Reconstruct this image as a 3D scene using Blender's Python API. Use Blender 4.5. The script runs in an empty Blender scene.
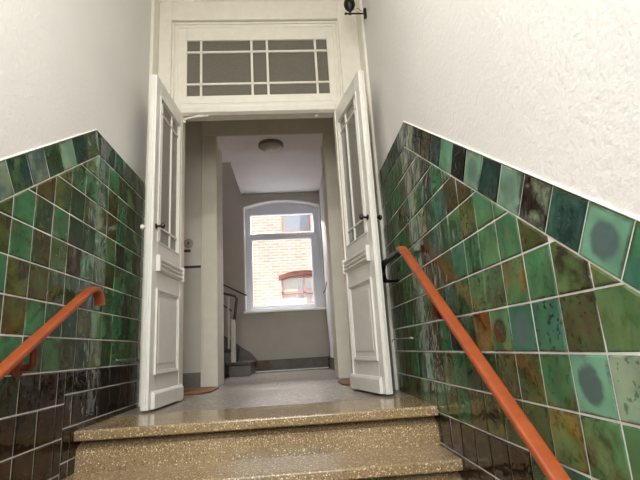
import bpy, bmesh, math, random
from mathutils import Vector, Matrix
random.seed(7)
scn = bpy.context.scene
C = scn.collection
XL, XR = -1.0715, 0.7187          # tiled faces of the corridor walls
KY, KZ, SL = 2.458, 1.617, 0.676  # where the tile border bends, its height, slope along the stair
RUN, RISE, NOSE = 0.279, 0.19, 2.40
FY = 3.50                         # front of the door frame
VY = 4.85                         # wall between lobby and stair hall
VB = 5.26
HY = 7.60                         # end wall of the stair hall

# ------------------------------------------------------------------ colour and nodes
def lin(h):
    if isinstance(h, str):
        h = h.lstrip('#'); v = [int(h[i:i+2], 16)/255 for i in (0, 2, 4)]
    else: v = list(h)
    return tuple((c/12.92 if c <= .04045 else ((c+.055)/1.055)**2.4) for c in v)

class N:
    def __init__(s, name):
        s.m = bpy.data.materials.new(name); s.m.use_nodes = True
        s.t = s.m.node_tree; s.n = s.t.nodes
        s.b = s.n['Principled BSDF']; s.out = s.n['Material Output']
    def node(s, typ, **kw):
        n = s.n.new(typ)
        for k, v in kw.items(): setattr(n, k, v)
        return n
    def link(s, a, b): s.t.links.new(a, b)
    def val(s, sock, v):
        if hasattr(v, 'is_output') or isinstance(v, bpy.types.NodeSocket): s.link(v, sock)
        else: sock.default_value = v
    def math(s, op, a, b=None, c=None, clamp=False):
        n = s.node('ShaderNodeMath', operation=op, use_clamp=clamp)
        s.val(n.inputs[0], a)
        if b is not None: s.val(n.inputs[1], b)
        if c is not None: s.val(n.inputs[2], c)
        return n.outputs[0]
    def vmath(s, op, a, b=None, scale=None):
        n = s.node('ShaderNodeVectorMath', operation=op)
        s.val(n.inputs[0], a)
        if b is not None: s.val(n.inputs[1], b)
        if scale is not None: s.val(n.inputs['Scale'], scale)
        return n.outputs['Value'] if op in ('LENGTH', 'DISTANCE') else n.outputs['Vector']
    def noise(s, vec, scale, detail=2, rough=.5, dist=0):
        n = s.node('ShaderNodeTexNoise')
        s.val(n.inputs['Vector'], vec); n.inputs['Scale'].default_value = scale
        n.inputs['Detail'].default_value = detail; n.inputs['Roughness'].default_value = rough
        n.inputs['Distortion'].default_value = dist
        return n
    def step(s, v, a, b, lo=0., hi=1.):
        n = s.node('ShaderNodeMapRange', interpolation_type='SMOOTHSTEP')
        s.val(n.inputs['Value'], v)
        n.inputs['From Min'].default_value = a; n.inputs['From Max'].default_value = b
        n.inputs['To Min'].default_value = lo; n.inputs['To Max'].default_value = hi
        return n.outputs['Result']
    def mix(s, f, a, b, mode='MIX'):
        n = s.node('ShaderNodeMix', data_type='RGBA', blend_type=mode)
        s.val(n.inputs[0], f)
        for k, v in ((6, a), (7, b)):
            if isinstance(v, tuple) and len(v) == 3: v = v + (1,)
            s.val(n.inputs[k], v)
        return n.outputs[2]
    def obj(s): return s.node('ShaderNodeTexCoord').outputs['Object']
    def bump(s, h, strength, dist=.01, normal=None):
        n = s.node('ShaderNodeBump'); n.inputs['Strength'].default_value = strength
        n.inputs['Distance'].default_value = dist; s.link(h, n.inputs['Height'])
        if normal is not None: s.link(normal, n.inputs['Normal'])
        s.link(n.outputs[0], s.b.inputs['Normal']); return n.outputs[0]

def plain(name, col, rough=.5, metal=0, spec=.5, var=0, bump=0, scale=30):
    k = N(name); c = lin(col)
    k.b.inputs['Base Color'].default_value = c + (1,)
    k.b.inputs['Roughness'].default_value = rough
    k.b.inputs['Metallic'].default_value = metal
    k.b.inputs['Specular IOR Level'].default_value = spec
    if var or bump:
        n = k.noise(k.obj(), scale, 4)
        if var:
            d = tuple(x*(1-var) for x in c)
            k.val(k.b.inputs['Base Color'], k.mix(k.step(n.outputs[0], .35, .65), d, c))
        if bump: k.bump(n.outputs[0], bump, .004)
    return k.m

def m_plaster(name, col, strength=.55, scale=42):
    k = N(name); c = lin(col); o = k.obj()
    big = k.noise(o, 1.3, 3); fine = k.noise(o, scale, 5, .62)
    k.val(k.b.inputs['Base Color'], k.mix(k.step(big.outputs[0], .3, .7), tuple(x*.94 for x in c), c))
    k.b.inputs['Roughness'].default_value = .75
    k.bump(fine.outputs[0], strength, .006)
    return k.m

def m_tile():
    k = N('glazed_tile')
    A = lambda n: k.node('ShaderNodeAttribute', attribute_name=n)
    c1, c2, par = A('glaze').outputs['Color'], A('fleck').outputs['Color'], A('params').outputs['Color']
    sp = k.node('ShaderNodeSeparateColor'); k.link(par, sp.inputs[0])
    seed, blob, speck = sp.outputs
    uv = k.node('ShaderNodeUVMap', uv_map='tile_uv').outputs[0]
    pos = k.obj()
    off = k.node('ShaderNodeCombineXYZ')
    k.val(off.inputs[0], k.math('MULTIPLY', seed, 37.)); k.val(off.inputs[1], k.math('MULTIPLY', seed, 91.)); k.val(off.inputs[2], k.math('MULTIPLY', seed, 53.))
    p = k.vmath('ADD', pos, off.outputs[0])
    n1 = k.noise(p, 11, 6, .62, .35); n2 = k.noise(p, 52, 2, .5, .4); n3 = k.noise(p, 7, 2)
    f = k.step(n1.outputs[0], .40, .66, 0., .85)
    f = k.math('MULTIPLY', f, k.math('SUBTRACT', 1., blob, clamp=True))
    col = k.mix(f, c1, c2)
    # glaze pooled darker or thinner over the tile
    tone = k.step(n3.outputs[0], .3, .7, .72, 1.2)
    cc = k.vmath('SCALE', col, scale=tone)
    # an oval pool of a second glaze on some tiles
    dv = k.vmath('SUBTRACT', uv, (.5, .5, 0))
    r = k.vmath('LENGTH', dv)
    r = k.math('ADD', r, k.math('MULTIPLY', k.math('SUBTRACT', n1.outputs[0], .5), .35))
    bl = k.math('MULTIPLY', k.step(r, .23, .37, 1., 0.), blob)
    col = k.mix(bl, cc, c2)
    # iron flecks
    s = k.math('MULTIPLY', k.step(n2.outputs[0], .575, .64), k.math('MULTIPLY', speck, .85))
    col = k.mix(s, col, lin('#1d1509'))
    # brown thin rim where the glaze ran off the arris
    ab = k.vmath('ABSOLUTE', dv); sx = k.node('ShaderNodeSeparateXYZ'); k.link(ab, sx.inputs[0])
    e = k.math('MAXIMUM', sx.outputs[0], sx.outputs[1])
    e = k.math('ADD', e, k.math('MULTIPLY', k.math('SUBTRACT', n1.outputs[0], .5), .26))
    col = k.mix(k.math('MULTIPLY', k.step(e, .42, .51), .75), col, lin('#2b2310'))
    k.val(k.b.inputs['Base Color'], col)
    k.b.inputs['Roughness'].default_value = .07
    k.b.inputs['Specular IOR Level'].default_value = .55
    w = k.noise(p, 13, 2, .5, .3)
    n_a = k.node('ShaderNodeBump'); n_a.inputs['Strength'].default_value = .42; n_a.inputs['Distance'].default_value = .012
    k.link(w.outputs[0], n_a.inputs['Height'])
    k.bump(n2.outputs[0], .12, .002, n_a.outputs[0])
    return k.m

def m_terrazzo(name, base, chips, scale, dens=.5, rough=.22, even=.72):
    k = N(name); o = k.obj()
    v = k.node('ShaderNodeTexVoronoi', feature='F1'); k.link(o, v.inputs['Vector']); v.inputs['Scale'].default_value = scale
    sep = k.node('ShaderNodeSeparateColor'); k.link(v.outputs['Color'], sep.inputs[0])
    ramp = k.node('ShaderNodeValToRGB'); ramp.color_ramp.interpolation = 'CONSTANT'
    els = ramp.color_ramp.elements
    for i, c in enumerate(chips):
        e = els[i] if i < 2 else els.new(i/len(chips))
        e.position = i/len(chips); e.color = lin(c) + (1,)
    k.link(sep.outputs[0], ramp.inputs[0])
    size = k.math('MULTIPLY_ADD', sep.outputs[1], .55, .05)
    chip = k.math('LESS_THAN', v.outputs['Distance'], k.math('MULTIPLY', size, dens*1.6))
    big = k.noise(o, 2.2, 4, .6); fine = k.noise(o, 150, 2)
    b = lin(base)
    bc = k.mix(k.step(big.outputs[0], .3, .7), tuple(x*even for x in b), b)
    bc = k.mix(k.step(fine.outputs[0], .45, .62, 0, .5), bc, tuple(x*.55 for x in b))
    k.val(k.b.inputs['Base Color'], k.mix(chip, bc, ramp.outputs[0]))
    k.val(k.b.inputs['Roughness'], k.step(big.outputs[0], .3, .7, rough*(1-(1-even)), rough*(1+(1-even))))
    k.bump(fine.outputs[0], .08, .002)
    return k.m

def m_brick():
    k = N('sunlit_brick'); o = k.obj()
    mp = k.node('ShaderNodeMapping'); mp.inputs['Rotation'].default_value = (math.radians(90), 0, 0)
    k.link(o, mp.inputs[0])
    b = k.node('ShaderNodeTexBrick'); k.link(mp.outputs[0], b.inputs['Vector'])
    b.inputs['Scale'].default_value = 1.; b.inputs['Brick Width'].default_value = .25; b.inputs['Row Height'].default_value = .077
    b.inputs['Mortar Size'].default_value = .010; b.inputs['Bias'].default_value = 0
    b.inputs['Color1'].default_value = lin('#d0a290') + (1,); b.inputs['Color2'].default_value = lin('#bb8d7c') + (1,)
    b.inputs['Mortar'].default_value = lin('#dccabd') + (1,)
    n = k.noise(o, 2.5, 5, .65)
    k.val(k.b.inputs['Base Color'], k.mix(k.step(n.outputs[0], .5, .75, 0, .5), b.outputs[0], lin('#d8b2a0')))
    k.b.inputs['Roughness'].default_value = .9
    return k.m

def m_glass(name, tint, fac=.10, rough=0., alpha_mix=None, dirt=None):
    """thin glazing: see-through with a mirror share; figured glass adds a milky share"""
    k = N(name); k.n.remove(k.b)
    tr = k.node('ShaderNodeBsdfTransparent'); tr.inputs[0].default_value = lin(tint) + (1,)
    gl = k.node('ShaderNodeBsdfGlossy'); gl.inputs['Roughness'].default_value = rough
    lw = k.node('ShaderNodeLayerWeight'); lw.inputs[0].default_value = .35
    a = tr.outputs[0]
    if dirt:
        df = k.node('ShaderNodeBsdfDiffuse'); df.inputs[0].default_value = lin(dirt[0]) + (1,)
        nz = k.noise(k.obj(), 70, 3)
        m0 = k.node('ShaderNodeMixShader')
        k.val(m0.inputs[0], k.step(nz.outputs[0], .3, .7, dirt[1]*.85, dirt[1])); k.link(a, m0.inputs[1]); k.link(df.outputs[0], m0.inputs[2]); a = m0.outputs[0]
        bp = k.node('ShaderNodeBump'); bp.inputs['Strength'].default_value = .2; bp.inputs['Distance'].default_value = .003
        k.link(nz.outputs[0], bp.inputs['Height']); k.link(bp.outputs[0], gl.inputs['Normal'])
    m1 = k.node('ShaderNodeMixShader')
    k.val(m1.inputs[0], k.math('MULTIPLY_ADD', lw.outputs['Fresnel'], .14 if dirt else .5, fac*.15, clamp=True))
    k.link(a, m1.inputs[1]); k.link(gl.outputs[0], m1.inputs[2]); k.link(m1.outputs[0], k.out.inputs[0])
    return k.m

def m_rail():
    k = N('orange_rail_cover'); o = k.obj()
    n = k.noise(o, 25, 3)
    k.val(k.b.inputs['Base Color'], k.mix(k.step(n.outputs[0], .35, .7), lin('#8f4422'), lin('#9c4e28')))
    k.b.inputs['Roughness'].default_value = .38
    return k.m

M = dict(
    wall=m_plaster('white_plaster', '#dcdad6'),
    corr_ceiling=m_plaster('ceiling_paint', '#d8d4ca'),
    paint=plain('cream_gloss_paint', '#e0dccf', .35, var=.05, bump=.05, scale=14),
    door=plain('white_door_paint', '#dcdad3', .32, var=.04, bump=.05, scale=14),
    casing=plain('ivory_casing_paint', '#dcd8ca', .55, var=.05, scale=8),
    lobby=plain('lobby_grey_paint', '#d6d1c6', .6, var=.05, scale=5),
    lobby_low=plain('lobby_lower_paint', '#bfbcb2', .5, var=.05, scale=5),
    hall=plain('stair_hall_grey_paint', '#aca69c', .65, var=.06, scale=4),
    hall_white=plain('stair_hall_white_paint', '#d8d5d6', .7),
    ceil=plain('hall_ceiling_paint', '#efedf0', .8, var=.03, scale=3),
    skirt=plain('dark_skirting', '#5b564e', .5, var=.3, scale=9),
    skirt_stone=plain('grey_stone_skirting', '#6f6e68', .5, var=.15, scale=30),
    rust=plain('bare_wood_patch', '#66503a', .6, var=.3, scale=20),
    bell=plain('aged_cream_plastic', '#a39f86', .4),
    line=plain('dark_line_paint', '#2c2723', .5),
    tile=m_tile(),
    grout=plain('cream_grout', '#bdb898', .8, var=.15, scale=60),
    caulk=plain('white_caulk', '#efece2', .6),
    slab=m_terrazzo('stair_terrazzo', '#9c8562', ['#c6b28e', '#85704f', '#dccca8', '#5e4d3a', '#ae9670', '#96805e'], 165, .68, .16),
    floor=m_terrazzo('hall_terrazzo', '#82776c', ['#a4988c', '#6e6359', '#b8ac9f', '#564d44', '#948a7e'], 42, .75, .30, .93),
    rail=m_rail(),
    iron=plain('black_iron', '#16120f', .35, .3),
    redbar=plain('brown_red_iron', '#6e2f1c', .4, .2, var=.3, scale=30),
    chrome=plain('worn_chrome', '#b9b5ae', .25, 1.),
    black=plain('black_knob', '#141110', .25),
    porcelain=plain('white_knob', '#eeeae0', .2),
    mat=plain('coir_mat', '#8a5d33', .95, var=.4, bump=.6, scale=160),
    lampglass=plain('unlit_lamp_glass', '#a5a292', .35),
    lampring=plain('lamp_ring', '#6e695d', .4),
    stairwood=plain('dark_stair_wood', '#3a2118', .35, var=.3, scale=12),
    stairpaint=plain('stair_side_paint', '#64625a', .5, var=.2, scale=9),
    newel=plain('white_newel_paint', '#b9b4ad', .4),
    winframe=plain('white_window_paint', '#d6d8e0', .4),
    sill=plain('white_sill_paint', '#efeeea', .4),
    brick=m_brick(),
    lintel=plain('dark_red_brick', '#6d3a2e', .9, var=.3, scale=8),
    redframe=plain('red_window_frame', '#a8786c', .6),
    farglass=plain('pale_far_glass', '#8f9296', .15, spec=.6),
    curtain=plain('pale_far_curtain', '#b9b5ac', .8),
    ground=plain('courtyard_paving', '#c9c6c0', .9, var=.2, scale=3),
    glass=m_glass('clear_pane', '#f6f8f8', .15),
    figured=m_glass('figured_pane', '#b9b9b2', .3, .12, dirt=('#bdbab0', .56)),
    transom=m_glass('dim_transom_pane', '#8a8880', .3, .15, dirt=('#7c786e', .72)),
)

# ------------------------------------------------------------------ mesh helpers
class MB:
    def __init__(s): s.bm = bmesh.new()
    def box(s, x0, x1, y0, y1, z0, z1, M4=None):
        v = [Vector((x, y, z)) for x in (x0, x1) for y in (y0, y1) for z in (z0, z1)]
        if M4: v = [M4 @ p for p in v]
        v = [s.bm.verts.new(p) for p in v]
        for f in ((0,1,3,2), (4,6,7,5), (0,4,5,1), (2,3,7,6), (0,2,6,4), (1,5,7,3)):
            s.bm.faces.new([v[i] for i in f])
        return s
    def prism(s, pts, axis, a, b):
        """extrude a 2-D outline: axis 'x' takes (y,z), 'y' takes (x,z), 'z' takes (x,y)"""
        def P(p, t):
            return {'x': (t, p[0], p[1]), 'y': (p[0], t, p[1]), 'z': (p[0], p[1], t)}[axis]
        A = [s.bm.verts.new(P(p, a)) for p in pts]; B = [s.bm.verts.new(P(p, b)) for p in pts]
        n = len(pts)
        for i in range(n): s.bm.faces.new([A[i], A[(i+1) % n], B[(i+1) % n], B[i]])
        s.bm.faces.new(A[::-1]); s.bm.faces.new(B)
        return s
    def sweep(s, path, prof, up=(1, 0, 0), cap=True):
        """profile points (a along `up`, b along the binormal) carried along a path"""
        path = [Vector(p) for p in path]; rings = []
        up = Vector(up)
        for i, p in enumerate(path):
            d = (path[min(i+1, len(path)-1)] - path[max(i-1, 0)]).normalized()
            u = (up - d*up.dot(d)).normalized(); w = d.cross(u)
            rings.append([s.bm.verts.new(p + u*a + w*b) for a, b in prof])
        n = len(prof)
        for r0, r1 in zip(rings, rings[1:]):
            for i in range(n): s.bm.faces.new([r0[i], r0[(i+1) % n], r1[(i+1) % n], r1[i]])
        if cap: s.bm.faces.new(rings[0][::-1]); s.bm.faces.new(rings[-1])
        return s
    def tube(s, path, r, n=10):
        d = (Vector(path[-1]) - Vector(path[0]))
        up = (0, 0, 1) if abs(d.normalized().z) < .9 else (1, 0, 0)
        return s.sweep(path, [(r*math.cos(2*math.pi*i/n), r*math.sin(2*math.pi*i/n)) for i in range(n)], up)
    def lathe(s, prof, origin, axis='z', n=24):
        o = Vector(origin); rings = []
        ax = {'x': Vector((1,0,0)), '-x': Vector((-1,0,0)), 'y': Vector((0,1,0)), '-y': Vector((0,-1,0)), 'z': Vector((0,0,1)), '-z': Vector((0,0,-1))}[axis]
        u = Vector((0,0,1)) if abs(ax.z) < .5 else Vector((1,0,0)); w = ax.cross(u)
        for r, t in prof:
            rings.append([s.bm.verts.new(o + ax*t + (u*math.cos(2*math.pi*i/n) + w*math.sin(2*math.pi*i/n))*max(r, 1e-5)) for i in range(n)])
        for r0, r1 in zip(rings, rings[1:]):
            for i in range(n): s.bm.faces.new([r0[i], r0[(i+1) % n], r1[(i+1) % n], r1[i]])
        s.bm.faces.new(rings[0][::-1]); s.bm.faces.new(rings[-1])
        return s
    def build(s, name, mat, parent=None, bevel=0, smooth=False, xf=None, seg=2):
        bmesh.ops.recalc_face_normals(s.bm, faces=s.bm.faces)
        if xf is not None: s.bm.transform(xf)
        me = bpy.data.meshes.new(name); s.bm.to_mesh(me); s.bm.free()
        me.materials.append(M[mat])
        o = bpy.data.objects.new(name, me); C.objects.link(o)
        if smooth:
            for p in me.polygons: p.use_smooth = True
            me.set_sharp_from_angle(angle=math.radians(40))
        if bevel:
            b = o.modifiers.new('soft_edges', 'BEVEL'); b.width = bevel; b.segments = seg; b.limit_method = 'ANGLE'
        if parent is not None:
            o.parent = parent
            o.matrix_parent_inverse = Matrix.Translation(-Vector(parent.location)) if parent.type == 'EMPTY' else Matrix()
        return o
def st(o): o['kind'] = 'structure'; return o
def empty(name, loc=(0, 0, 0)):
    o = bpy.data.objects.new(name, None); o.location = loc; C.objects.link(o); return o
def tag(o, label, cat, group=None):
    o['label'] = label; o['category'] = cat
    if group: o['group'] = group
    return o
def box(name, mat, b, parent=None, bevel=0): return MB().box(*b).build(name, mat, parent, bevel)

# ------------------------------------------------------------------ corridor shell
def border(y):  # top of the tiling
    return KZ if y >= KY else KZ - SL*(KY - y)
GZ = -7*RISE                      # street level floor
wl = st(box('wall_left', 'wall', (XL-.30, XL-.004, -1.8, 3.345, GZ-.3, 3.7)))
wr = st(box('wall_right', 'wall', (XR+.004, XR+.30, -1.8, 3.30, GZ-.3, 3.7)))
st(box('ceiling', 'corr_ceiling', (XL-.3, XR+.3, -1.8, 3.62, 3.55, 3.8)))
# street end with its open doorway behind the viewer
f = MB()
f.box(XL-.3, XL+.12, -2.05, -1.8, GZ-.3, 3.8); f.box(XR-.12, XR+.3, -2.05, -1.8, GZ-.3, 3.8); f.box(XL+.12, XR-.12, -2.05, -1.8, 2.2, 3.8)
st(f.build('wall_street', 'wall'))

# ------------------------------------------------------------------ tiles
def clip(poly, a, b, c):          # keep a*y + b*z <= c
    out = []
    for i in range(len(poly)):
        p, q = poly[i], poly[(i+1) % len(poly)]
        dp, dq = a*p[0]+b*p[1]-c, a*q[0]+b*q[1]-c
        if dp <= 0: out.append(p)
        if (dp < 0 < dq) or (dq < 0 < dp):
            t = dp/(dp-dq); out.append((p[0]+(q[0]-p[0])*t, p[1]+(q[1]-p[1])*t))
    return out
def area(p): return .5*sum(p[i][0]*p[(i+1) % len(p)][1]-p[(i+1) % len(p)][0]*p[i][1] for i in range(len(p)))
def clean(p):
    o = []
    for q in p:
        if not o or math.hypot(q[0]-o[-1][0], q[1]-o[-1][1]) > 1e-4: o.append(q)
    if len(o) > 1 and math.hypot(o[0][0]-o[-1][0], o[0][1]-o[-1][1]) < 1e-4: o.pop()
    return o

class Tiles:
    def __init__(s, x, sgn):
        s.x, s.sgn = x, sgn; s.bm = bmesh.new()
        s.uv = s.bm.loops.layers.uv.new('tile_uv')
        s.c1 = s.bm.loops.layers.float_color.new('glaze'); s.c2 = s.bm.loops.layers.float_color.new('fleck'); s.pa = s.bm.loops.layers.float_color.new('params')
    def add(s, hp, uvf, c1, c2, blob=0., speck=0., tilt=.010):
        """hp: half-planes (a,b,c) with unit normals bounding the tile in (y,z)"""
        def poly(d):
            p = [(-5, -5), (9, -5), (9, 9), (-5, 9)]
            for a, b, c in hp: p = clip(p, a, b, c-d)
            return clean(p)
        g = .0026
        P0 = poly(g)
        if len(P0) < 3 or abs(area(P0)) < 1.5e-4: return
        rings = [(P0, .0)]
        n = len(P0)
        cy, cz = sum(p[0] for p in P0)/n, sum(p[1] for p in P0)/n
        ty, tz = random.gauss(0, tilt), random.gauss(0, tilt)
        for d, h in ((.0, .004), (.0016, .0064), (.0048, .0080)):
            p = poly(g+d)
            if len(p) != n:
                k = 1-d/.05; p = [(cy+(q[0]-cy)*k, cz+(q[1]-cz)*k) for q in P0]
            rings.append((p, h))
        R = []
        for p, h in rings:
            hh = lambda q: h + (ty*(q[0]-cy) + tz*(q[1]-cz) if h > 0 else 0)
            R.append([s.bm.verts.new((s.x + s.sgn*(hh(q)-.008), q[0], q[1])) for q in p])
        fs = []
        for a, b in zip(R, R[1:]):
            for i in range(n): fs.append(s.bm.faces.new([a[i], a[(i+1) % n], b[(i+1) % n], b[i]]))
        fs.append(s.bm.faces.new(R[-1]))
        sd = random.random()
        for f in fs:
            for l in f.loops:
                l[s.uv].uv = uvf(l.vert.co.y, l.vert.co.z)
                l[s.c1] = c1 + (1,); l[s.c2] = c2 + (1,); l[s.pa] = (sd, blob, speck, 1)
    def build(s, name, parent):
        if s.sgn < 0: bmesh.ops.reverse_faces(s.bm, faces=s.bm.faces)
        bmesh.ops.recalc_face_normals(s.bm, faces=s.bm.faces)
        me = bpy.data.meshes.new(name); s.bm.to_mesh(me); s.bm.free(); me.materials.append(M['tile'])
        o = bpy.data.objects.new(name, me); C.objects.link(o); o.parent = parent; return o

G = {k: lin(v) for k, v in dict(
    emerald='#3a6d48', green='#4c744a', leaf='#586e40', deep='#2b4a31', dark='#203526', teal='#34614f', dteal='#1b3a36',
    olive='#535a2c', moss='#414d28', brown='#453a20', umber='#2e2213', ochre='#735a24', rust='#573c1f', pale='#84937a', sage='#6f9079',
    mint='#659378', slate='#4a5f5c', black='#0f1210', choc='#1f100a', cocoa='#28140d', wine='#30120b', night='#100b08').items()}
def pick(y, z, cap):
    stair = -RISE*(NOSE-y)/RUN if y < NOSE else 0.
    if z < min(cap, stair+.55):
        a, b = random.choice([('choc', 'night'), ('cocoa', 'choc'), ('choc', 'wine'), ('night', 'choc'), ('wine', 'choc'), ('umber', 'night')])
        return G[a], G[b], 0, random.choice([0, .4])
    if z < min(cap, stair+.55)+.10 and random.random() < .5:
        return G['dark'], G['umber'], 0, .4
    a, b = random.choice([('emerald', 'deep'), ('emerald', 'moss'), ('green', 'olive'), ('deep', 'umber'), ('leaf', 'brown'), ('moss', 'deep'),
                          ('olive', 'deep'), ('emerald', 'brown'), ('green', 'deep'), ('brown', 'moss'), ('deep', 'moss'), ('moss', 'brown')])
    return G[a], G[b], 0, random.choice([0, 0, .5, .8])

def tile_wall(nm, x, sgn, y0, z0, cap, fixed, bphase, bpitch, bcols, parent):
    YE = 3.345 if sgn > 0 else 3.30
    T = Tiles(x, sgn); p = .15
    q = math.hypot(1, SL); un = (-SL/q, 1/q)      # unit normal of the sloping line, up
    lowz = KZ - .138
    a, b = un
    c_s = a*KY + b*KZ - .143                       # under the sloping border
    my, mz = .051, .138                            # the mitre at the bend
    mn = (mz/math.hypot(my, mz), my/math.hypot(my, mz)); mc = mn[0]*KY + mn[1]*KZ
    ks, ke = math.floor((-1.8-y0)/p), math.ceil((YE-y0)/p)
    for i in range(ks, ke):
        for j in range(math.floor((GZ-z0)/p), 14):
            ya, yb, za, zb = y0+i*p, y0+(i+1)*p, z0+j*p, z0+(j+1)*p
            yb = min(yb, YE); ya = max(ya, -1.8)
            if yb-ya < .02: continue
            stair = (-RISE*(math.floor((NOSE-ya)/RUN)+2) if ya < NOSE else 0)
            if zb < stair-.02 or zb < GZ: continue
            col = fixed.get((i, j)) or pick((ya+yb)/2, (za+zb)/2, cap)
            if isinstance(col[0], str): col = (G[col[0]], G[col[1]]) + tuple(col[2:])
            spans = [(ya, yb, za, zb)]
            if nm == 'left' and zb < .30 and yb > 2.29:      # the rows by the landing sit a little higher
                spans = []
                if ya < 2.29: spans.append((ya, 2.29, za, zb))
                spans.append((max(ya, 2.29), yb, za+.040, zb+(.040 if j < -2 else 0)))
            for A_, B_, C_, D_ in spans:
                hp = [(1, 0, B_), (-1, 0, -A_), (0, 1, D_), (0, -1, -C_), (0, 1, lowz), (a, b, c_s)]
                T.add(hp, lambda y, z, A=A_, B=C_: ((y-A)/p, (z-B)/p), *col)
    o1 = T.build('field_tiles', parent)
    # border row: square tiles set along the slope, then level to the door
    B = Tiles(x, sgn)
    tdir = (1/q, SL/q)
    cb, ct = c_s, a*KY + b*KZ
    mit = (KY, lowz)                               # mitre at the bend
    k = 0
    yk = lambda k: bphase + bpitch*k
    kmin = math.floor((-1.8-bphase)/bpitch)
    kmax = math.ceil((KY-bphase)/bpitch)
    for k in range(kmin, kmax):
        A_, B_ = yk(k), yk(k+1)
        zA, zB = KZ - SL*(KY-A_), KZ - SL*(KY-B_)
        lo = tdir[0]*A_+tdir[1]*zA; hi = tdir[0]*B_+tdir[1]*zB
        hp = [(tdir[0], tdir[1], hi), (-tdir[0], -tdir[1], -lo), (a, b, ct), (-a, -b, -cb), (mn[0], mn[1], mc), (-1, 0, 1.8)]
        if k == kmax-1: hp = [(-tdir[0], -tdir[1], -lo), (a, b, ct), (-a, -b, -cb), (mn[0], mn[1], mc)]
        col = bcols.get(k) or random.choice([('dteal', 'deep', 0, .3), ('sage', 'pale', 0, 0), ('teal', 'dteal', 0, .3), ('pale', 'slate', .9, 0), ('black', 'dteal', 0, 0)])
        col = (G[col[0]], G[col[1]]) + tuple(col[2:])
        B.add(hp, lambda y, z, l=lo: ((tdir[0]*y+tdir[1]*z-l)/.15, (a*y+b*z-cb)/.14), *col)
    y = KY
    first = True
    while y < YE-.01:
        yb = min(y + (.15 if not first else .13), YE); first = False
        col = random.choice([('dteal', 'deep', 0, .3), ('deep', 'sage', 0, 0), ('teal', 'dteal', 0, .3), ('moss', 'slate', 0, 0), ('dark', 'dteal', 0, 0)])
        col = (G[col[0]], G[col[1]]) + tuple(col[2:])
        B.add([(1, 0, yb), ((-mn[0], -mn[1], -mc) if y == KY else (-1, 0, -y)), (0, 1, KZ), (0, -1, -lowz)], lambda yy, z, A=y: ((yy-A)/.15, (z-lowz)/.138), *col)
        y = yb
    B.build('border_tiles', parent)
    # grout bed and the caulk line along the top
    ztop0 = border(-1.8)
    pts = [(-1.8, GZ), (YE, GZ), (YE, KZ), (KY, KZ), (-1.8, ztop0)]
    MB().prism(pts, 'x', x-sgn*.012, x-sgn*.0052).build('grout_bed', 'grout', parent)
    t = .005
    m = MB()
    m.prism([(-1.8, ztop0-.001), (KY, KZ-.001), (KY, KZ+t), (-1.8, ztop0+t*q)], 'x', x-sgn*.010, x+sgn*.001)
    m.build('caulk_line', 'caulk', parent, .002)
fixR = {  # (column, row) on the right wall: glaze, fleck, pool, iron specks
    (0,1): ('leaf','umber',0,.3), (0,0): ('moss','brown',0,.5), (0,-1): ('mint','slate',1,0), (0,-2): ('green','umber',0,0),
    (-1,0): ('leaf','green',0,.2), (-1,-1): ('pale','sage',0,.6), (-1,-2): ('green','emerald',0,0), (-1,1): ('olive','leaf',0,.3),
    (1,1): ('emerald','green',0,.35), (1,0): ('teal','emerald',0,1), (1,-1): ('emerald','olive',0,.5), (1,-2): ('leaf','ochre',0,.5), (1,-3): ('teal','deep',0,.2),
    (2,2): ('emerald','leaf',0,0), (2,1): ('emerald','ochre',0,.3), (2,0): ('teal','slate',1,0), (2,-1): ('moss','brown',0,.5), (2,-2): ('moss','deep',0,.3), (2,-3): ('deep','teal',0,.4),
    (3,3): ('emerald','green',0,0), (3,2): ('green','emerald',0,.1), (3,1): ('green','brown',0,.3), (3,0): ('green','umber',.9,.3), (3,-1): ('brown','moss',0,.4), (3,-2): ('dark','moss',0,.6),
    (4,3): ('moss','olive',0,.3), (4,2): ('emerald','deep',0,.1), (4,1): ('green','moss',0,.5), (4,0): ('ochre','rust',0,.3), (4,-1): ('deep','moss',0,.3), (4,-2): ('olive','choc',.9,.2),
    (5,2): ('teal','emerald',0,0), (5,1): ('deep','leaf',0,.2), (5,0): ('moss','deep',0,.3), (5,-1): ('moss','dark',0,.3), (5,3): ('green','deep',0,0),
    (6,2): ('moss','brown',0,.2), (6,3): ('deep','green',0,0), (6,1): ('teal','brown',0,0), (6,0): ('dteal','dark',0,0), (6,4): ('teal','slate',0,0),
    (7,3): ('slate','deep',0,0), (7,2): ('brown','moss',0,.2), (7,4): ('deep','green',0,0), (8,3): ('brown','umber',0,0), (8,4): ('olive','deep',0,.3),
}
borR = {-3: ('teal','dteal',0,.2), -2: ('teal','emerald',0,.1), -1: ('mint','slate',1,0), 0: ('dteal','teal',0,.2), 1: ('choc','pale',0,.6), 2: ('sage','slate',.35,0), 3: ('dteal','dark',0,.5),
        4: ('sage','slate',.5,0), 5: ('black','black',0,0), 6: ('mint','green',0,0), 7: ('dteal','umber',0,.2), 8: ('brown','deep',0,0), 9: ('dteal','black',0,0), 10: ('moss','pale',0,0), 11: ('slate','moss',0,0)}
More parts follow.
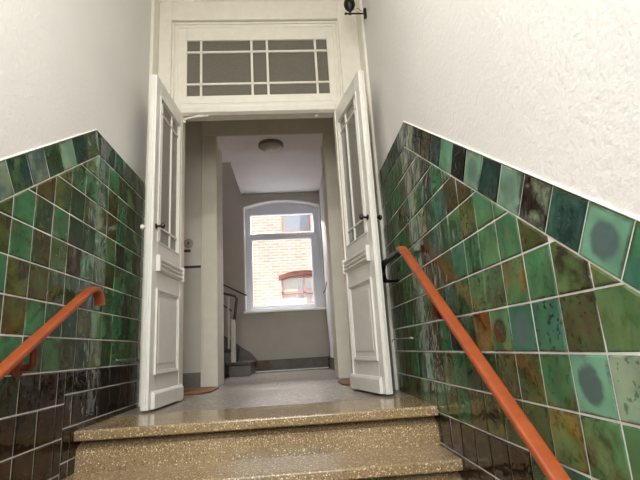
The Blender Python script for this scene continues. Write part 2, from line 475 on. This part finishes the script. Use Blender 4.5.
fixL = {
    (-1,3): ('emerald','green',0,.2), (0,3): ('deep','moss',0,.2), (1,3): ('emerald','moss',0,0), (2,3): ('deep','umber',0,.3), (-2,3): ('moss','leaf',0,.2), (1,4): ('olive','deep',0,.3), (0,4): ('brown','moss',0,.2), (2,4): ('deep','umber',0,.3),
    (-2,2): ('moss','umber',0,.2), (-1,2): ('emerald','moss',0,.4), (0,2): ('brown','deep',0,.2), (1,2): ('moss','emerald',0,.3), (2,2): ('umber','moss',0,.2),
    (-2,1): ('emerald','teal',0,0), (-1,1): ('olive','umber',0,.5), (0,1): ('brown','moss',0,.2), (1,1): ('moss','deep',0,.5), (2,1): ('deep','moss',0,.2),
    (-2,0): ('moss','deep',0,.2), (-1,0): ('brown','olive',0,.2), (0,0): ('emerald','deep',0,.2), (1,0): ('deep','brown',0,.2), (2,0): ('deep','dark',0,.2),
    (-1,-1): ('emerald','deep',0,.3), (0,-1): ('deep','rust',0,.2), (1,-1): ('green','deep',0,.3), (2,-1): ('moss','umber',0,.3), (-2,-1): ('moss','deep',0,.2),
    (-1,-2): ('dark','umber',0,0), (-1,-4): ('wine','choc',0,0),
}
borL = {-1: ('pale','slate',0,0), 0: ('dteal','leaf',0,.2), 1: ('slate','pale',0,0), 2: ('deep','umber',.4,.2), 3: ('sage','pale',0,0), 4: ('dteal','deep',0,.4), 5: ('moss','slate',0,0)}
tile_wall('right', XR, -1, 1.0404, .268, -.20+.10, fixR, .994, .127, borR, wr)
tile_wall('left', XL, 1, 1.9156, .436, .225, fixL, 1.689, .1225, borL, wl)

# ------------------------------------------------------------------ stairs, floors
stairs = st(empty('floor_stair_flight', (0, NOSE, 0)))
for k in range(7):
    y0, z = NOSE - RUN*k, -RISE*k
    yb = y0+RUN+.10 if k else 2.89
    MB().box(XL-.003, XR+.003, y0, yb, z-.050, z).build('stair_tread', 'slab', stairs, .010, seg=3)
    MB().prism([(y0+.115, z-.050), (y0+.095, z-.062), (y0+.060, z-.078), (y0+.040, z-.088), (y0+.034, z-.100), (y0+.030, z-RISE), (y0+.17, z-RISE), (y0+.17, z-.050)], 'x', XL-.003, XR+.003).build('stair_riser', 'slab', stairs)
st(box('floor_street_level', 'slab', (XL-.3, XR+.3, -3.5, NOSE-RUN*6+.12, GZ-.15, GZ)))
st(box('floor_landing_base', 'slab', (XL-.3, XR+.3, NOSE+.14, 2.89, -.35, -.052)))
st(box('floor', 'floor', (-2.9, .95, 2.893, HY, -.35, -.001)))

# ------------------------------------------------------------------ door frame (trim) and transom window
frame = st(empty('trim_1', (-.2, FY, 0)))
m = MB()
m.box(XL-.12, -1.050, 3.347, FY+.10, -.001, 3.55)                     # deep side casings
m.box(.700, XR+.12, 3.302, FY+.10, -.001, 3.55)
m.build('side_casing', 'paint', frame, .006)
m = MB()
m.box(-1.050, -.945, FY-.004, FY+.13, -.001, 3.41); m.box(-.945, -.845, FY+.015, FY+.13, -.001, 2.40); m.box(.526, .700, FY-.004, FY+.13, -.001, 3.41); m.box(.438, .526, FY+.015, FY+.13, -.001, 2.40)   # posts
m.box(-.945, .526, FY-.004, FY+.13, 3.205, 3.41)
m.build('frame_board', 'paint', frame, .004)
m = MB()
m.box(-.97, .552, FY+.03, FY+.13, 2.29, 2.40)
m.prism([(FY+.03, 2.285), (FY-.005, 2.30), (FY-.02, 2.335), (FY-.02, 2.352), (FY+.0, 2.36), (FY+.005, 2.385), (FY+.03, 2.40)], 'x', -.855, .448)
m.build('transom_rail', 'paint', frame, .003)
m = MB()
m.prism([(FY+.02, 3.385), (FY-.015, 3.395), (FY-.025, 3.42), (FY-.05, 3.43), (FY-.05, 3.455), (FY+.02, 3.455)], 'x', -1.050, .700)
m.box(-1.05, .70, FY, FY+.10, 3.45, 3.55)
m.build('cornice', 'paint', frame, .002)
st(box('wall_over_door', 'lobby', (XL-.3, XR+.3, FY+.131, FY+.2, 3.0, 3.8)))

def ring(m, x0, x1, z0, z1, w, ya, yb):
    wl_, wr_, wb, wt = w if isinstance(w, tuple) else (w,)*4
    m.box(x0, x0+wl_, ya, yb, z0, z1); m.box(x1-wr_, x1, ya, yb, z0, z1)
    m.box(x0+wl_, x1-wr_, ya, yb, z0, z0+wb); m.box(x0+wl_, x1-wr_, ya, yb, z1-wt, z1)
    return m
w1 = st(empty('window_1', (-.2, FY, 2.4)))
m = MB()
ring(m, -.945, .526, 2.397, 3.20, .020, FY+.020, FY+.07)                # outer step
ring(m, -.925, .506, 2.417, 3.18, .03, FY+.030, FY+.08)
ring(m, -.900, .484, 2.440, 3.155, (.082, .067, .038, .130), FY+.036, FY+.085)
m.build('sash_frame', 'paint', w1, .004)
m = MB()
for x in (-.697, -.256, -.119, .311): m.box(x-.010, x+.010, FY+.040, FY+.068, 2.47, 3.03)
for z in (2.91, 2.594): m.box(-.83, .43, FY+.040, FY+.068, z-.009, z+.009)
m.build('glazing_bars', 'paint', w1, .003)
box('panes', 'transom', (-.83, .43, FY+.054, FY+.058, 2.465, 3.035), w1)

# ------------------------------------------------------------------ the two door leaves
def leaf(name, H, F, side, width):
    """built flat in (u, v, z): u from the hinge, v out of the corridor face; side +1 when the corridor lies to +x"""
    e = (Vector(F) - Vector(H)).normalized()
    n = Vector((-e.y, e.x)) if side < 0 else Vector((e.y, -e.x))
    if n.x*side < 0: n = -n
    X = Matrix(((e.x, n.x, 0, H[0]), (e.y, n.y, 0, H[1]), (0, 0, 1, 0), (0, 0, 0, 1)))
    root = st(empty(name, (H[0], H[1], 0)))
    t = .048; W = width; z1 = 2.30
    g0, g1, gz0, gz1 = .105, W-.085, 1.085, 2.165
    m = MB()
    m.box(0, g0, -t, 0, .012, z1); m.box(g1, W, -t, 0, .012, z1)
    m.box(g0, g1, -t, 0, .012, gz0); m.box(g0, g1, -t, 0, gz1, z1)
    m.box(W, W+.010, -t*.62, -t*.30, .012, z1)                        # rebate strip on the meeting edge
    m.build('leaf_body', 'door', root, .004, xf=X)
    for a, b in ((.0, -1),):
        m = MB()
        def bead(u0, u1, za, zb, w, h):
            m.box(u0, u0+w, -t-h, h, za, zb); m.box(u1-w, u1, -t-h, h, za, zb); m.box(u0+w, u1-w, -t-h, h, za, za+w); m.box(u0+w, u1-w, -t-h, h, zb-w, zb)
        bead(g0-.008, g1+.008, gz0-.008, gz1+.008, .012, .006)
        m.build('glass_bead', 'door', root, .003, xf=X)
    m = MB()
    for u in (g0+.155, g1-.075): m.box(u-.009, u+.009, -t*.7, -t*.2, gz0, gz1)
    for z in (gz0+.118, gz1-.10): m.box(g0, g1, -t*.7, -t*.2, z-.008, z+.008)
    m.build('glazing_bars', 'door', root, .003, xf=X)
    MB().box(g0, g1, -t*.5, -t*.42, gz0, gz1).build('panes', 'figured', root, xf=X)
    # reeded block
    m = MB(); z = .885
    u0, u1 = .030, W-.060
    m.box(u0, u1, 0, .008, .880, .980)
    for q in range(3):
        c = .900+.031*q
        m.prism([(.008, c-.014), (.020, c-.010), (.025, c), (.020, c+.010), (.008, c+.014)], 'x', u0+.022, u1-.022)
    m.box(u0, u0+.022, .0, .030, .876, .986); m.box(u1-.022, u1, .0, .030, .876, .986)
    m.build('reeded_block', 'door', root, .002, xf=X)
    # framed lower panel
    m = MB(); p0, p1, q0, q1 = .095, W-.075, .215, .765
    for w, h, i in ((.014, .013, 0), (.012, .007, .014)):
        a0, a1, b0, b1 = p0+i, p1-i, q0+i, q1-i
        m.box(a0, a0+w, 0, h, b0, b1); m.box(a1-w, a1, 0, h, b0, b1); m.box(a0+w, a1-w, 0, h, b0, b0+w); m.box(a0+w, a1-w, 0, h, b1-w, b1)
    m.box(p0+.065, p1-.065, 0, .004, q0+.065, q1-.065)
    m.build('panel_moulding', 'door', root, .003, xf=X)
    m = MB(); m.prism([(0, .014), (.022, .014), (.022, .100), (.010, .118), (0, .118)], 'x', .004, W-.045)
    m.build('kick_board', 'door', root, .002, xf=X)
    kn = MB(); ku = W-.052
    kn.lathe([(.020, 0), (.020, .004), (.008, .006), (.007, .032), (.016, .036), (.021, .046), (.018, .056), (.006, .061)], (0, 0, 0), 'y', 18)
    o = kn.build('door_knob', 'black', root, smooth=True, xf=X @ Matrix.Translation((ku, .0, 1.18)))
    kn = MB()
    kn.lathe([(.018, 0), (.018, .004), (.007, .006), (.007, .030), (.015, .034), (.019, .043), (.016, .052), (.005, .057)], (0, 0, 0), '-y', 18)
    o2 = kn.build('door_knob', 'porcelain' if side > 0 else 'black', root, smooth=True, xf=X @ Matrix.Translation((ku, -t, 1.18)))
    o2['label'] = 'white knob on the back face' if side > 0 else 'black knob on the back face'
    for z in (.30, 1.95):
        MB().tube([(-.004, -t-.004, z-.05), (-.004, -t-.004, z+.05)], .008).build('hinge', 'door', root, xf=X)
    return root, X
d1, X1 = leaf('door_1', (-.845, 3.575), (-.890, 2.955), +1, .628)
d2, X2 = leaf('door_2', (.436, 3.575), (.560, 2.955), -1, .648)
m = MB()
m.tube([(-.835, 3.535, 2.262), (-.735, 3.535, 2.282)], .008); m.tube([(-.74, 3.535, 2.281), (-.63, 3.535, 2.290)], .012)
m.tube([(-.835, 3.55, 2.235), (-.835, 3.55, 2.275)], .011); m.box(-.70, -.69, 3.52, 3.55, 2.27, 2.30)
tag(m.build('door_stay', 'door'), 'thin white stay rod from the top of the left open door to the lintel', 'door stay')
o = MB().lathe([(.016, 0), (.016, .006), (.010, .014), (.004, .017)], (.29, 3.57, 2.287), '-z', 14).build('lintel_button', 'door', smooth=True)
tag(o, 'small round white button under the door lintel near the right door', 'button')

# ------------------------------------------------------------------ lobby
st(box('wall_lobby_left', 'lobby', (-1.35, -1.22, 3.60, VY, -.2, 3.2)))
st(box('wall_lobby_right', 'lobby', (.86, .99, 3.60, VY, -.2, 3.2)))
st(box('ceiling_lobby', 'corr_ceiling', (-1.35, .99, 3.60, VY, 3.10, 3.3)))
m = MB()                                                               # wall with the square opening
m.box(-2.9, -.785, VY, VB, -.2, 3.3); m.box(.46, .99, VY, VB, -.2, 3.3); m.box(-.785, .46, VY, VB, 2.75, 3.3)
st(m.build('wall_lobby_back', 'lobby'))
lo = MB().box(-1.22, -.93, VY-.004, VY, .15, 1.235).build('lower_paint', 'lobby_low', bpy.data.objects['wall_lobby_back'])
tr = st(empty('trim_2', (-.16, VY, 0)))
m = MB()
m.box(-.945, -.785, VY-.022, VY, 0, 2.75); m.box(.46, .62, VY-.022, VY, 0, 2.75); m.box(-.945, .62, VY-.022, VY, 2.75, 2.99)
m.box(-.945, -.925, VY-.034, VY, 0, 2.99); m.box(.60, .62, VY-.034, VY, 0, 2.99)
m.build('opening_casing', 'casing', tr, .006)
m = MB()
m.box(-.787, -.775, VY-.02, VB, 0, 2.75); m.box(.45, .462, VY-.02, VB, 0, 2.75)
m.build('opening_lining', 'casing', tr, .004)
MB().box(-.775, .45, VY-.02, VB, 2.742, 2.754).build('opening_soffit', 'ceil', tr)
bb = st(box('baseboard_lobby', 'skirt_stone', (-1.22, -.947, VY-.016, VY, 0, .15)))
st(box('trim_3', 'line', (-1.22, -.947, VY-.014, VY, 1.228, 1.252)))
o = MB().lathe([(.052, 0), (.052, .010), (.044, .016), (.020, .016), (.020, .010), (.012, .010), (.012, .022), (.003, .024)], (-1.082, VY, 1.50), '-y', 24).build('doorbell', 'bell', smooth=True)
root = empty('doorbell', (-1.082, VY, 1.50)); o.name = 'bell_plate'; o.parent = root; o.matrix_parent_inverse = Matrix.Translation((1.082, -VY, -1.50)); root.name = 'doorbell'
o2 = MB().lathe([(.011, 0), (.011, .026), (.003, .028)], (-1.082, VY, 1.50), '-y', 14).build('push_button', 'line', root)
tag(root, 'round cream doorbell on the grey lobby wall above the dark name plate', 'doorbell')
o = MB().box(-1.185, -1.058, VY-.020, VY, 1.405, 1.432).build('name_plate', 'line', None, .003)
tag(o, 'short dark bar-shaped plate on the grey lobby wall under the doorbell', 'plate')

def mat_(name, x0, x1, y0, y1, r, sgn, label):
    pts = []
    xi, xo = (x1, x0) if sgn > 0 else (x0, x1)
    pts.append((xo, y0))
    for i in range(9):
        a = math.pi/2*i/8
        pts.append((xi-sgn*r+sgn*r*math.sin(a), y0+r-r*math.cos(a)))
    for i in range(9):
        a = math.pi/2*i/8
        pts.append((xi-sgn*r+sgn*r*math.cos(a), y1-r+r*math.sin(a)))
    pts.append((xo, y1))
    o = MB().prism(pts, 'z', 0, .014).build(name, 'mat', None, .004)
    tag(o, label, 'doormat', 'brown doormats in the lobby')
mat_('doormat', -1.17, -.725, 4.04, 4.72, .16, 1, 'brown coir doormat on the lobby floor behind the left open door')
mat_('doormat', .40, .84, 3.90, 4.58, .16, -1, 'reddish brown doormat peeking out behind the right open door')

lamp = empty('ceiling_lamp', (-.165, 5.07, 2.742))
MB().lathe([(.150, 0), (.150, .030), (.140, .036), (.118, .036)], (-.165, 5.07, 2.742), '-z', 40).build('lamp_ring', 'lampring', lamp, smooth=True)
MB().lathe([(.130, .010), (.130, .040), (.105, .056), (.060, .066), (.01, .069)], (-.165, 5.07, 2.742), '-z', 40).build('lamp_shade', 'lampglass', lamp, smooth=True)
tag(lamp, 'round unlit grey flush ceiling lamp above the passage to the stair hall', 'ceiling lamp')

# ------------------------------------------------------------------ stair hall
HZ = 3.02
st(box('wall_hall_right', 'hall_white', (.575, .80, VB, HY, -.2, HZ+.3)))
st(box('wall_hall_left', 'hall', (-2.9, -2.7, VB, HY, -.2, 5.6)))
m = MB(); m.box(-.80, .80, VB-.1, HY+.3, HZ, HZ+.28); m.box(-2.9, -.80, VB-.1, 6.20, HZ, HZ+.28)
st(m.build('ceiling_hall', 'ceil'))
m = MB(); m.box(-2.9, -.7, 6.0, HY+.3, 5.5, 5.7); m.box(-.8, -.6, 6.0, HY+.3, HZ+.28, 5.6); m.box(-2.9, -.7, 6.0, 6.2, HZ+.28, 5.6)
st(m.build('ceiling_stairwell', 'hall'))
# end wall with the segment-arched opening
WX0, WX1, WZ0, WZS, WZP = -.757, .553, .965, 2.765, 2.872
def arch(x, x0=WX0, x1=WX1, zs=WZS, zp=WZP):
    c, hw, h = (x0+x1)/2, (x1-x0)/2, zp-zs
    R = (hw*hw+h*h)/(2*h)
    return zp - R + math.sqrt(max(R*R-(x-c)**2, 0))
m = MB()
m.box(-2.9, WX0, HY, HY+.36, -.3, 5.6); m.box(WX1, .80, HY, HY+.36, -.3, HZ+.3); m.box(WX0, WX1, HY, HY+.36, -.3, WZ0)
n = 20
xs = [WX0+(WX1-WX0)*i/n for i in range(n+1)]
m.prism([(x, arch(x)) for x in xs] + [(WX1, HZ+.3), (WX0, HZ+.3)], 'y', HY, HY+.36)
st(m.build('wall_hall_back', 'hall'))
# pale arris round the opening
m = MB()
m.box(WX0-.014, WX0+.004, HY-.006, HY+.16, WZ0, WZS+.005)
m.prism([(x, arch(x)-.002) for x in xs] + [(x, arch(x)+.016) for x in xs[::-1]], 'y', HY-.006, HY+.16)
m.box(WX1-.004, WX1+.012, HY-.006, HY+.16, WZ0, WZS+.005)
st(m.build('trim_4', 'hall_white'))
w2 = st(empty('window_2', (-.1, HY+.14, WZ0)))
Y0, Y1 = HY+.14, HY+.22
LX0, LX1, LZ0, LZ1 = -.638, .385, 1.064, 2.214
UX0, UX1, UZ0, UZ1 = -.658, .443, 2.323, 2.661
m = MB()
m.box(WX0-.01, UX0, Y0, Y1, WZ0, WZS); m.box(UX1, WX1+.01, Y0, Y1, WZ0, WZS)
m.box(UX0, LX0, Y0, Y1, WZ0, UZ0); m.box(LX1, UX1, Y0, Y1, WZ0, UZ0)
m.box(LX0, LX1, Y0, Y1, WZ0, LZ0); m.box(LX0, LX1, Y0, Y1, LZ1, UZ0)
m.prism([(UX0, UZ1), (UX1, UZ1), (UX1, WZS)] + [(x, arch(x)+.004) for x in xs[::-1] if UX0 < x < UX1] + [(UX0, WZS)], 'y', Y0, Y1)
m.build('window_frame', 'winframe', w2, .004)
m = MB()
ring(m, LX0-.05, LX1+.05, LZ0-.05, LZ1+.03, .04, Y0-.018, Y0); ring(m, UX0-.015, UX1+.015, UZ0-.015, UZ1+.015, .012, Y0-.010, Y0)
m.box(LX0-.06, UX1+.05, Y0-.03, Y0, LZ1+.035, LZ1+.085)
m.build('sash_moulding', 'winframe', w2, .004)
m = MB(); m.box(LX0, LX1, Y0+.03, Y0+.034, LZ0, LZ1); m.box(UX0, UX1, Y0+.03, Y0+.034, UZ0, UZ1)
m.build('panes', 'glass', w2)
m = MB(); m.box(WX0-.035, WX1+.015, HY-.055, HY+.15, WZ0-.028, WZ0+.004)
m.build('window_sill', 'sill', w2, .006)
st(box('baseboard_hall_back', 'skirt', (-.62, .575, HY-.02, HY, .012, .18)))
o = MB().box(-.60, -.40, HY-.0215, HY-.0195, .03, .165).build('bare_patch', 'rust', bpy.data.objects['baseboard_hall_back'])
st(box('baseboard_hall_right', 'skirt', (.555, .575, VB, HY-.02, .0, .17)))
st(box('trim_5', 'sill', (-.80, .56, HY-.055, HY-.02, 0, .014)))
# hand lines on the end wall
m = MB(); m.tube([(-1.45, HY-.03, 1.66), (-1.10, HY-.03, 1.425), (-.735, HY-.03, 1.235)], .011)
m.tube([(-.86, HY-.03, 1.295), (-.86, HY, 1.295)], .008)
tag(m.build('wall_rail', 'iron'), 'thin dark wall rail sloping down to the left edge of the hall window', 'handrail')
m = MB(); m.tube([(.572, 7.10, 1.325), (.572, 7.45, 1.26), (.545, HY-.004, 1.215)], .009)
tag(m.build('wall_rail', 'iron'), 'short thin dark rail in the corner at the right edge of the hall window', 'handrail')

# stair going up to the left along the end wall
hs = st(empty('floor_hall_stair', (-.65, 6.7, 0)))
for k in range(6):
    x1 = -.62-.27*k; z = .19*(k+1)
    MB().box(max(x1-.32, -2.7), x1+.03, 6.58, HY-.022, z-.045, z).build('stair_tread', 'stairwood', hs, .012)
    MB().box(max(x1-.29, -2.7), x1, 6.61, HY-.022, z-.19, z-.045).build('stair_riser', 'stairpaint', hs)
pts = [(-.60, 0), (-.60, .20), (-.68, .30), (-2.0, 1.23), (-2.0, 1.0), (-.75, .12), (-.66, 0)]
MB().prism(pts, 'y', HY-.022, HY-.001).build('wall_string', 'stairpaint', hs)
rail = empty('stair_railing', (-.83, 6.55, 0))
MB().box(-.865, -.805, 6.535, 6.595, .19, .78).build('newel_post', 'newel', rail, .006)
m = MB()
pth = [(-.845, 6.565, .56), (-.835, 6.565, .66), (-.815, 6.565, .80), (-.790, 6.565, .98), (-.775, 6.565, 1.07), (-.80, 6.565, 1.115), (-.86, 6.565, 1.135), (-.98, 6.565, 1.165), (-1.4, 6.565, 1.46)]
m.sweep(pth, [(.026*math.cos(2*math.pi*i/12), .021*math.sin(2*math.pi*i/12)) for i in range(12)], (0, 1, 0))
m.build('handrail', 'stairwood', rail, smooth=True)
for i in range(3):
    x = -.90-.12*i
    MB().box(x-.012, x+.012, 6.555, 6.579, .19+.19*((-x-.62)//.27)+.0, 1.11+max(0, (-x-.98))*.7).build('baluster', 'newel', rail)
MB().tube([(-.845, 6.565, .90), (-.98, 6.565, 1.0), (-1.4, 6.565, 1.29)], .010).build('lower_rail', 'iron', rail)
tag(rail, 'dark wooden stair handrail with white newel and balusters left of the hall window', 'stair railing')

# ------------------------------------------------------------------ handrails on the tiled walls
def rounded(w, h, r, n=4):
    pts = []
    for cx, cy, a0 in ((w/2-r, h/2-r, 0), (-w/2+r, h/2-r, 90), (-w/2+r, -h/2+r, 180), (w/2-r, -h/2+r, 270)):
        for i in range(n+1):
            a = math.radians(a0+90*i/n); pts.append((cx+r*math.cos(a), cy+r*math.sin(a)))
    return pts
def bracket(root, xr, xw, y, z):
    s = 1 if xw > xr else -1
    m = MB()
    m.tube([(xr, y, z-.010), (xr, y+.004, z-.05), (xr+s*.006, y+.014, z-.088), (xr+s*.022, y+.022, z-.10), (xw-s*.004, y+.026, z-.10)], .013)
    m.lathe([(.040, 0), (.040, .006), (.026, .014), (.014, .018)], (xw, y+.026, z-.10), '-x' if s > 0 else 'x', 18)
    m.build('wall_bracket', 'redbar', root, smooth=True)
# right
r = empty('handrail', (.65, 1.2, 0))
zr = lambda y: .853 - .676*(2.523-y)
ys = [-1.0 + (2.47+1.0)*i/14 for i in range(15)]
path = [(.65, y, zr(y)) for y in ys] + [(.65, 2.50, .840), (.65, 2.53, .853), (.65, 2.57, .858)]
MB().sweep(path, rounded(.050, .026, .009), (1, 0, 0)).build('rail_cover', 'rail', r, smooth=True)
path = [(.65, 2.45, .800), (.65, 2.54, .846), (.65, 2.80, .856), (.65, 3.06, .862), (.65, 3.10, .855), (.65, 3.125, .835), (.65, 3.135, .805), (.65, 3.13, .775), (.652, 3.11, .752), (.664, 3.07, .738), (.685, 3.02, .730), (.712, 2.98, .726)]
MB().sweep(path, rounded(.042, .020, .004, 2), (1, 0, 0)).build('iron_scroll', 'iron', r, smooth=True)
for y in (2.04, .75): bracket(r, .65, XR, y, zr(y))
tag(r, 'orange sloping handrail with black iron scroll end on the right tiled wall', 'handrail')
# left
r = empty('handrail', (-1.0, 1.9, 0))
zl = lambda y: .662 - .555*(2.31-y)
ys = [-.9 + (2.26+.9)*i/14 for i in range(15)]
path = [(-1.0, y, zl(y)) for y in ys] + [(-1.0, 2.30, .657), (-1.0, 2.345, .675), (-1.0, 2.385, .678), (-1.0, 2.415, .664), (-1.0, 2.435, .640), (-1.0, 2.445, .606)]
MB().sweep(path, rounded(.050, .026, .009), (1, 0, 0)).build('rail_cover', 'rail', r, smooth=True)
for y in (1.86, .6): bracket(r, -1.0, XL, y, zl(y)+.0)
tag(r, 'orange sloping handrail with a bent down end on the left tiled wall', 'handrail')

# ------------------------------------------------------------------ small fittings
def hook(x, xw, y, z, label):
    s = 1 if xw > x else -1
    root = empty('door_hook', (xw, y, z))
    MB().lathe([(.012, 0), (.012, .004), (.006, .007), (.006, .012)], (xw, y, z), '-x' if s > 0 else 'x', 12).build('screw_eye', 'chrome', root, smooth=True)
    MB().tube([(xw-s*.012, y, z), (xw-s*.05, y+.04, z+.004), (x, y+.10, z), (x-s*.006, y+.108, z-.014)], .004, 8).build('hook_rod', 'chrome', root, smooth=True)
    tag(root, label, 'hook')
hook(.630, XR-.001, 2.80, .345, 'small chrome door hook on the right tiled wall by the right door')
hook(-.99, XL+.001, 2.93, .318, 'small chrome door hook on the left tiled wall by the left door')

lan = empty('wall_lantern', (XR, 3.18, 2.985))
m = MB(); m.box(.700, .7227, 3.168, 3.192, 2.944, 3.032); m.tube([(.71, 3.18, 2.988), (.553, 3.18, 2.988)], .0075)
m.lathe([(.004, 0), (.011, .005), (.011, .015), (.004, .020)], (.560, 3.18, 2.988), '-x', 12)
m.build('iron_arm', 'iron', lan, .002)
m = MB(); m.lathe([(.004, -.018), (.010, -.014), (.008, .0), (.010, .012), (.020, .024), (.040, .050), (.048, .080), (.044, .108), (.026, .128), (.022, .150), (.010, .158)], (.588, 3.18, 2.993), 'z', 24)
m.build('lantern_body', 'iron', lan, smooth=True)
m = MB(); m.tube([(.615, 3.18, 3.022), (.632, 3.18, 3.030), (.650, 3.18, 3.042), (.665, 3.18, 3.030), (.684, 3.18, 3.012), (.708, 3.18, 3.010)], .0022, 6)
m.build('wire', 'line', lan)
tag(lan, 'small black iron wall lantern on an arm high above the right door', 'wall lantern')
m = MB(); m.tube([(-1.05, FY-.056, 3.415), (-.6, FY-.056, 3.402), (.1, FY-.056, 3.398), (.5, FY-.056, 3.400)], .007, 8); m.box(-1.049, -1.02, FY-.075, FY-.045, 3.405, 3.432)
tag(m.build('cable', 'casing'), 'thin pale cable clipped along the top of the door frame', 'cable')

# ------------------------------------------------------------------ across the courtyard
BY = 12.0
bld = empty('brick_building', (0, BY, -1))
def rect_wall(holes, x0, x1, z0, z1):
    m = MB(); zs = sorted({z0, z1} | {h[2] for h in holes} | {h[3] for h in holes})
    for a, b in zip(zs, zs[1:]):
        hs_ = sorted([h for h in holes if h[2] <= a and h[3] >= b]); x = x0
        for h in hs_:
            if h[0] > x: m.box(x, h[0], BY, BY+.3, a, b)
            x = h[1]
        m.box(x, x1, BY, BY+.3, a, b)
    return m
holes = [(-.25, .98, 1.49, 2.25), (-.18, .62, 3.45, 5.0), (-3.2, -2.2, 1.49, 2.25), (-3.2, -2.3, 3.45, 5.0), (2.4, 3.4, 1.49, 2.25), (2.2, 3.1, 3.45, 5.0)]
rect_wall(holes, -6, 7, -1, 8.5).build('brick_wall', 'brick', bld)
for i, (a, b, z0, z1) in enumerate(holes):
    c, hw = (a+b)/2, (b-a)/2
    fr = MB(); ring(fr, a, b, z0, z1, .05, BY+.10, BY+.16)
    if z0 < 2: fr.box(c-.03, c+.03, BY+.10, BY+.16, z0, z1)
    fr.box(a, b, BY+.10, BY+.16, z0+(z1-z0)*.36, z0+(z1-z0)*.44) if z0 < 2 else fr.box(a, b, BY+.10, BY+.16, z1-.5, z1-.44)
    wf = fr.build('window', 'redframe', bld)
    MB().box(a, b, BY+.165, BY+.19, z0, z1).build('pane', 'farglass', wf)
    for s0, s1 in () if z0 > 2 else ((a+.06, a+.06+(b-a)*.3), (b-.06-(b-a)*.3, b-.06)):
        MB().box(s0, s1, BY+.161, BY+.1645, z0+.05, z1-.05).build('curtain', 'curtain', wf)
    if z0 < 2:
        xs2 = [a-.06+(b-a+.12)*k/12 for k in range(13)]
        zz = lambda x: z1-.13+.13*(1-((x-c)/(hw+.06))**2)
        MB().prism([(x, zz(x)) for x in xs2] + [(x, zz(x)+.12) for x in xs2[::-1]], 'y', BY-.02, BY+.17).build('lintel', 'lintel', bld)
tag(bld, 'sunlit pale red brick house with red framed windows seen through the hall window', 'building')
st(box('ground', 'ground', (-12, 12, HY+.36, 16, -1.2, -1.0)))

# ------------------------------------------------------------------ light
w = bpy.data.worlds.new('sky'); scn.world = w; w.use_nodes = True
nt = w.node_tree; bg = nt.nodes['Background']
sky = nt.nodes.new('ShaderNodeTexSky'); sky.sky_type = 'NISHITA'; sky.sun_disc = False
sky.sun_elevation = math.radians(50); sky.sun_rotation = math.radians(200)
nt.links.new(sky.outputs[0], bg.inputs[0]); bg.inputs[1].default_value = .30
def light(name, typ, loc, rot, energy, col, **kw):
    l = bpy.data.lights.new(name, typ); l.energy = energy; l.color = col
    for k_, v in kw.items(): setattr(l, k_, v)
    o = bpy.data.objects.new(name, l); o.location = loc; o.rotation_euler = rot; C.objects.link(o); return o
d = Vector((-.9, .5, -1)).normalized()
light('sun', 'SUN', (0, -5, 10), d.to_track_quat('-Z', 'Y').to_euler(), 8.0, (1, .96, .92), angle=.01)
light('entrance_daylight', 'AREA', (-.18, -1.7, 1.55), (math.radians(90), 0, 0), 54, (1, .995, .985), shape='RECTANGLE', size=1.5, size_y=1.3)
light('corridor_lamp', 'AREA', (-.18, .15, 3.5), (0, 0, 0), 66, (1, .985, .965), shape='DISK', size=.5)
d = Vector((0, -1, -.75)).normalized()
light('window_daylight', 'AREA', (-.1, HY+1.0, 3.45), d.to_track_quat('-Z', 'Y').to_euler(), 600, (1, .985, .965), shape='RECTANGLE', size=1.8, size_y=.9)

light('stairwell_fill', 'AREA', (-1.75, 6.9, 5.4), (0, 0, 0), 14, (.96, .97, 1), shape='RECTANGLE', size=1.6, size_y=1.2)  # fill light added to brighten the hall; the stairwell has no opening above

# ------------------------------------------------------------------ camera
f, yaw, pit, roll = 452.98, 0.0707510, 0.2334282, -0.0601036
cy_, sy_, cp, sp = math.cos(yaw), math.sin(yaw), math.cos(pit), math.sin(pit)
fw = Vector((sy_*cp, cy_*cp, sp)); rt = Vector((cy_, -sy_, 0)); up = rt.cross(fw)
c_, s_ = math.cos(roll), math.sin(roll)
r2 = c_*rt + s_*up; u2 = -s_*rt + c_*up
cam = bpy.data.cameras.new('camera'); co = bpy.data.objects.new('camera', cam); C.objects.link(co)
cam.sensor_width = 36; cam.sensor_fit = 'HORIZONTAL'; cam.lens = f*36/640; cam.clip_start = .02
co.matrix_world = Matrix(((r2.x, u2.x, -fw.x, 0), (r2.y, u2.y, -fw.y, 0), (r2.z, u2.z, -fw.z, .32), (0, 0, 0, 1)))
scn.camera = co
vs = scn.view_settings; vs.view_transform = 'Standard'; vs.look = 'None'; vs.gamma = 1; vs.exposure = 0.35
vs.use_curve_mapping = False
scn.cycles.max_bounces = 10; scn.cycles.diffuse_bounces = 8; scn.cycles.glossy_bounces = 5; scn.cycles.transparent_max_bounces = 12
scn.cycles.use_denoising = True
scn.cycles.sample_clamp_indirect = 6
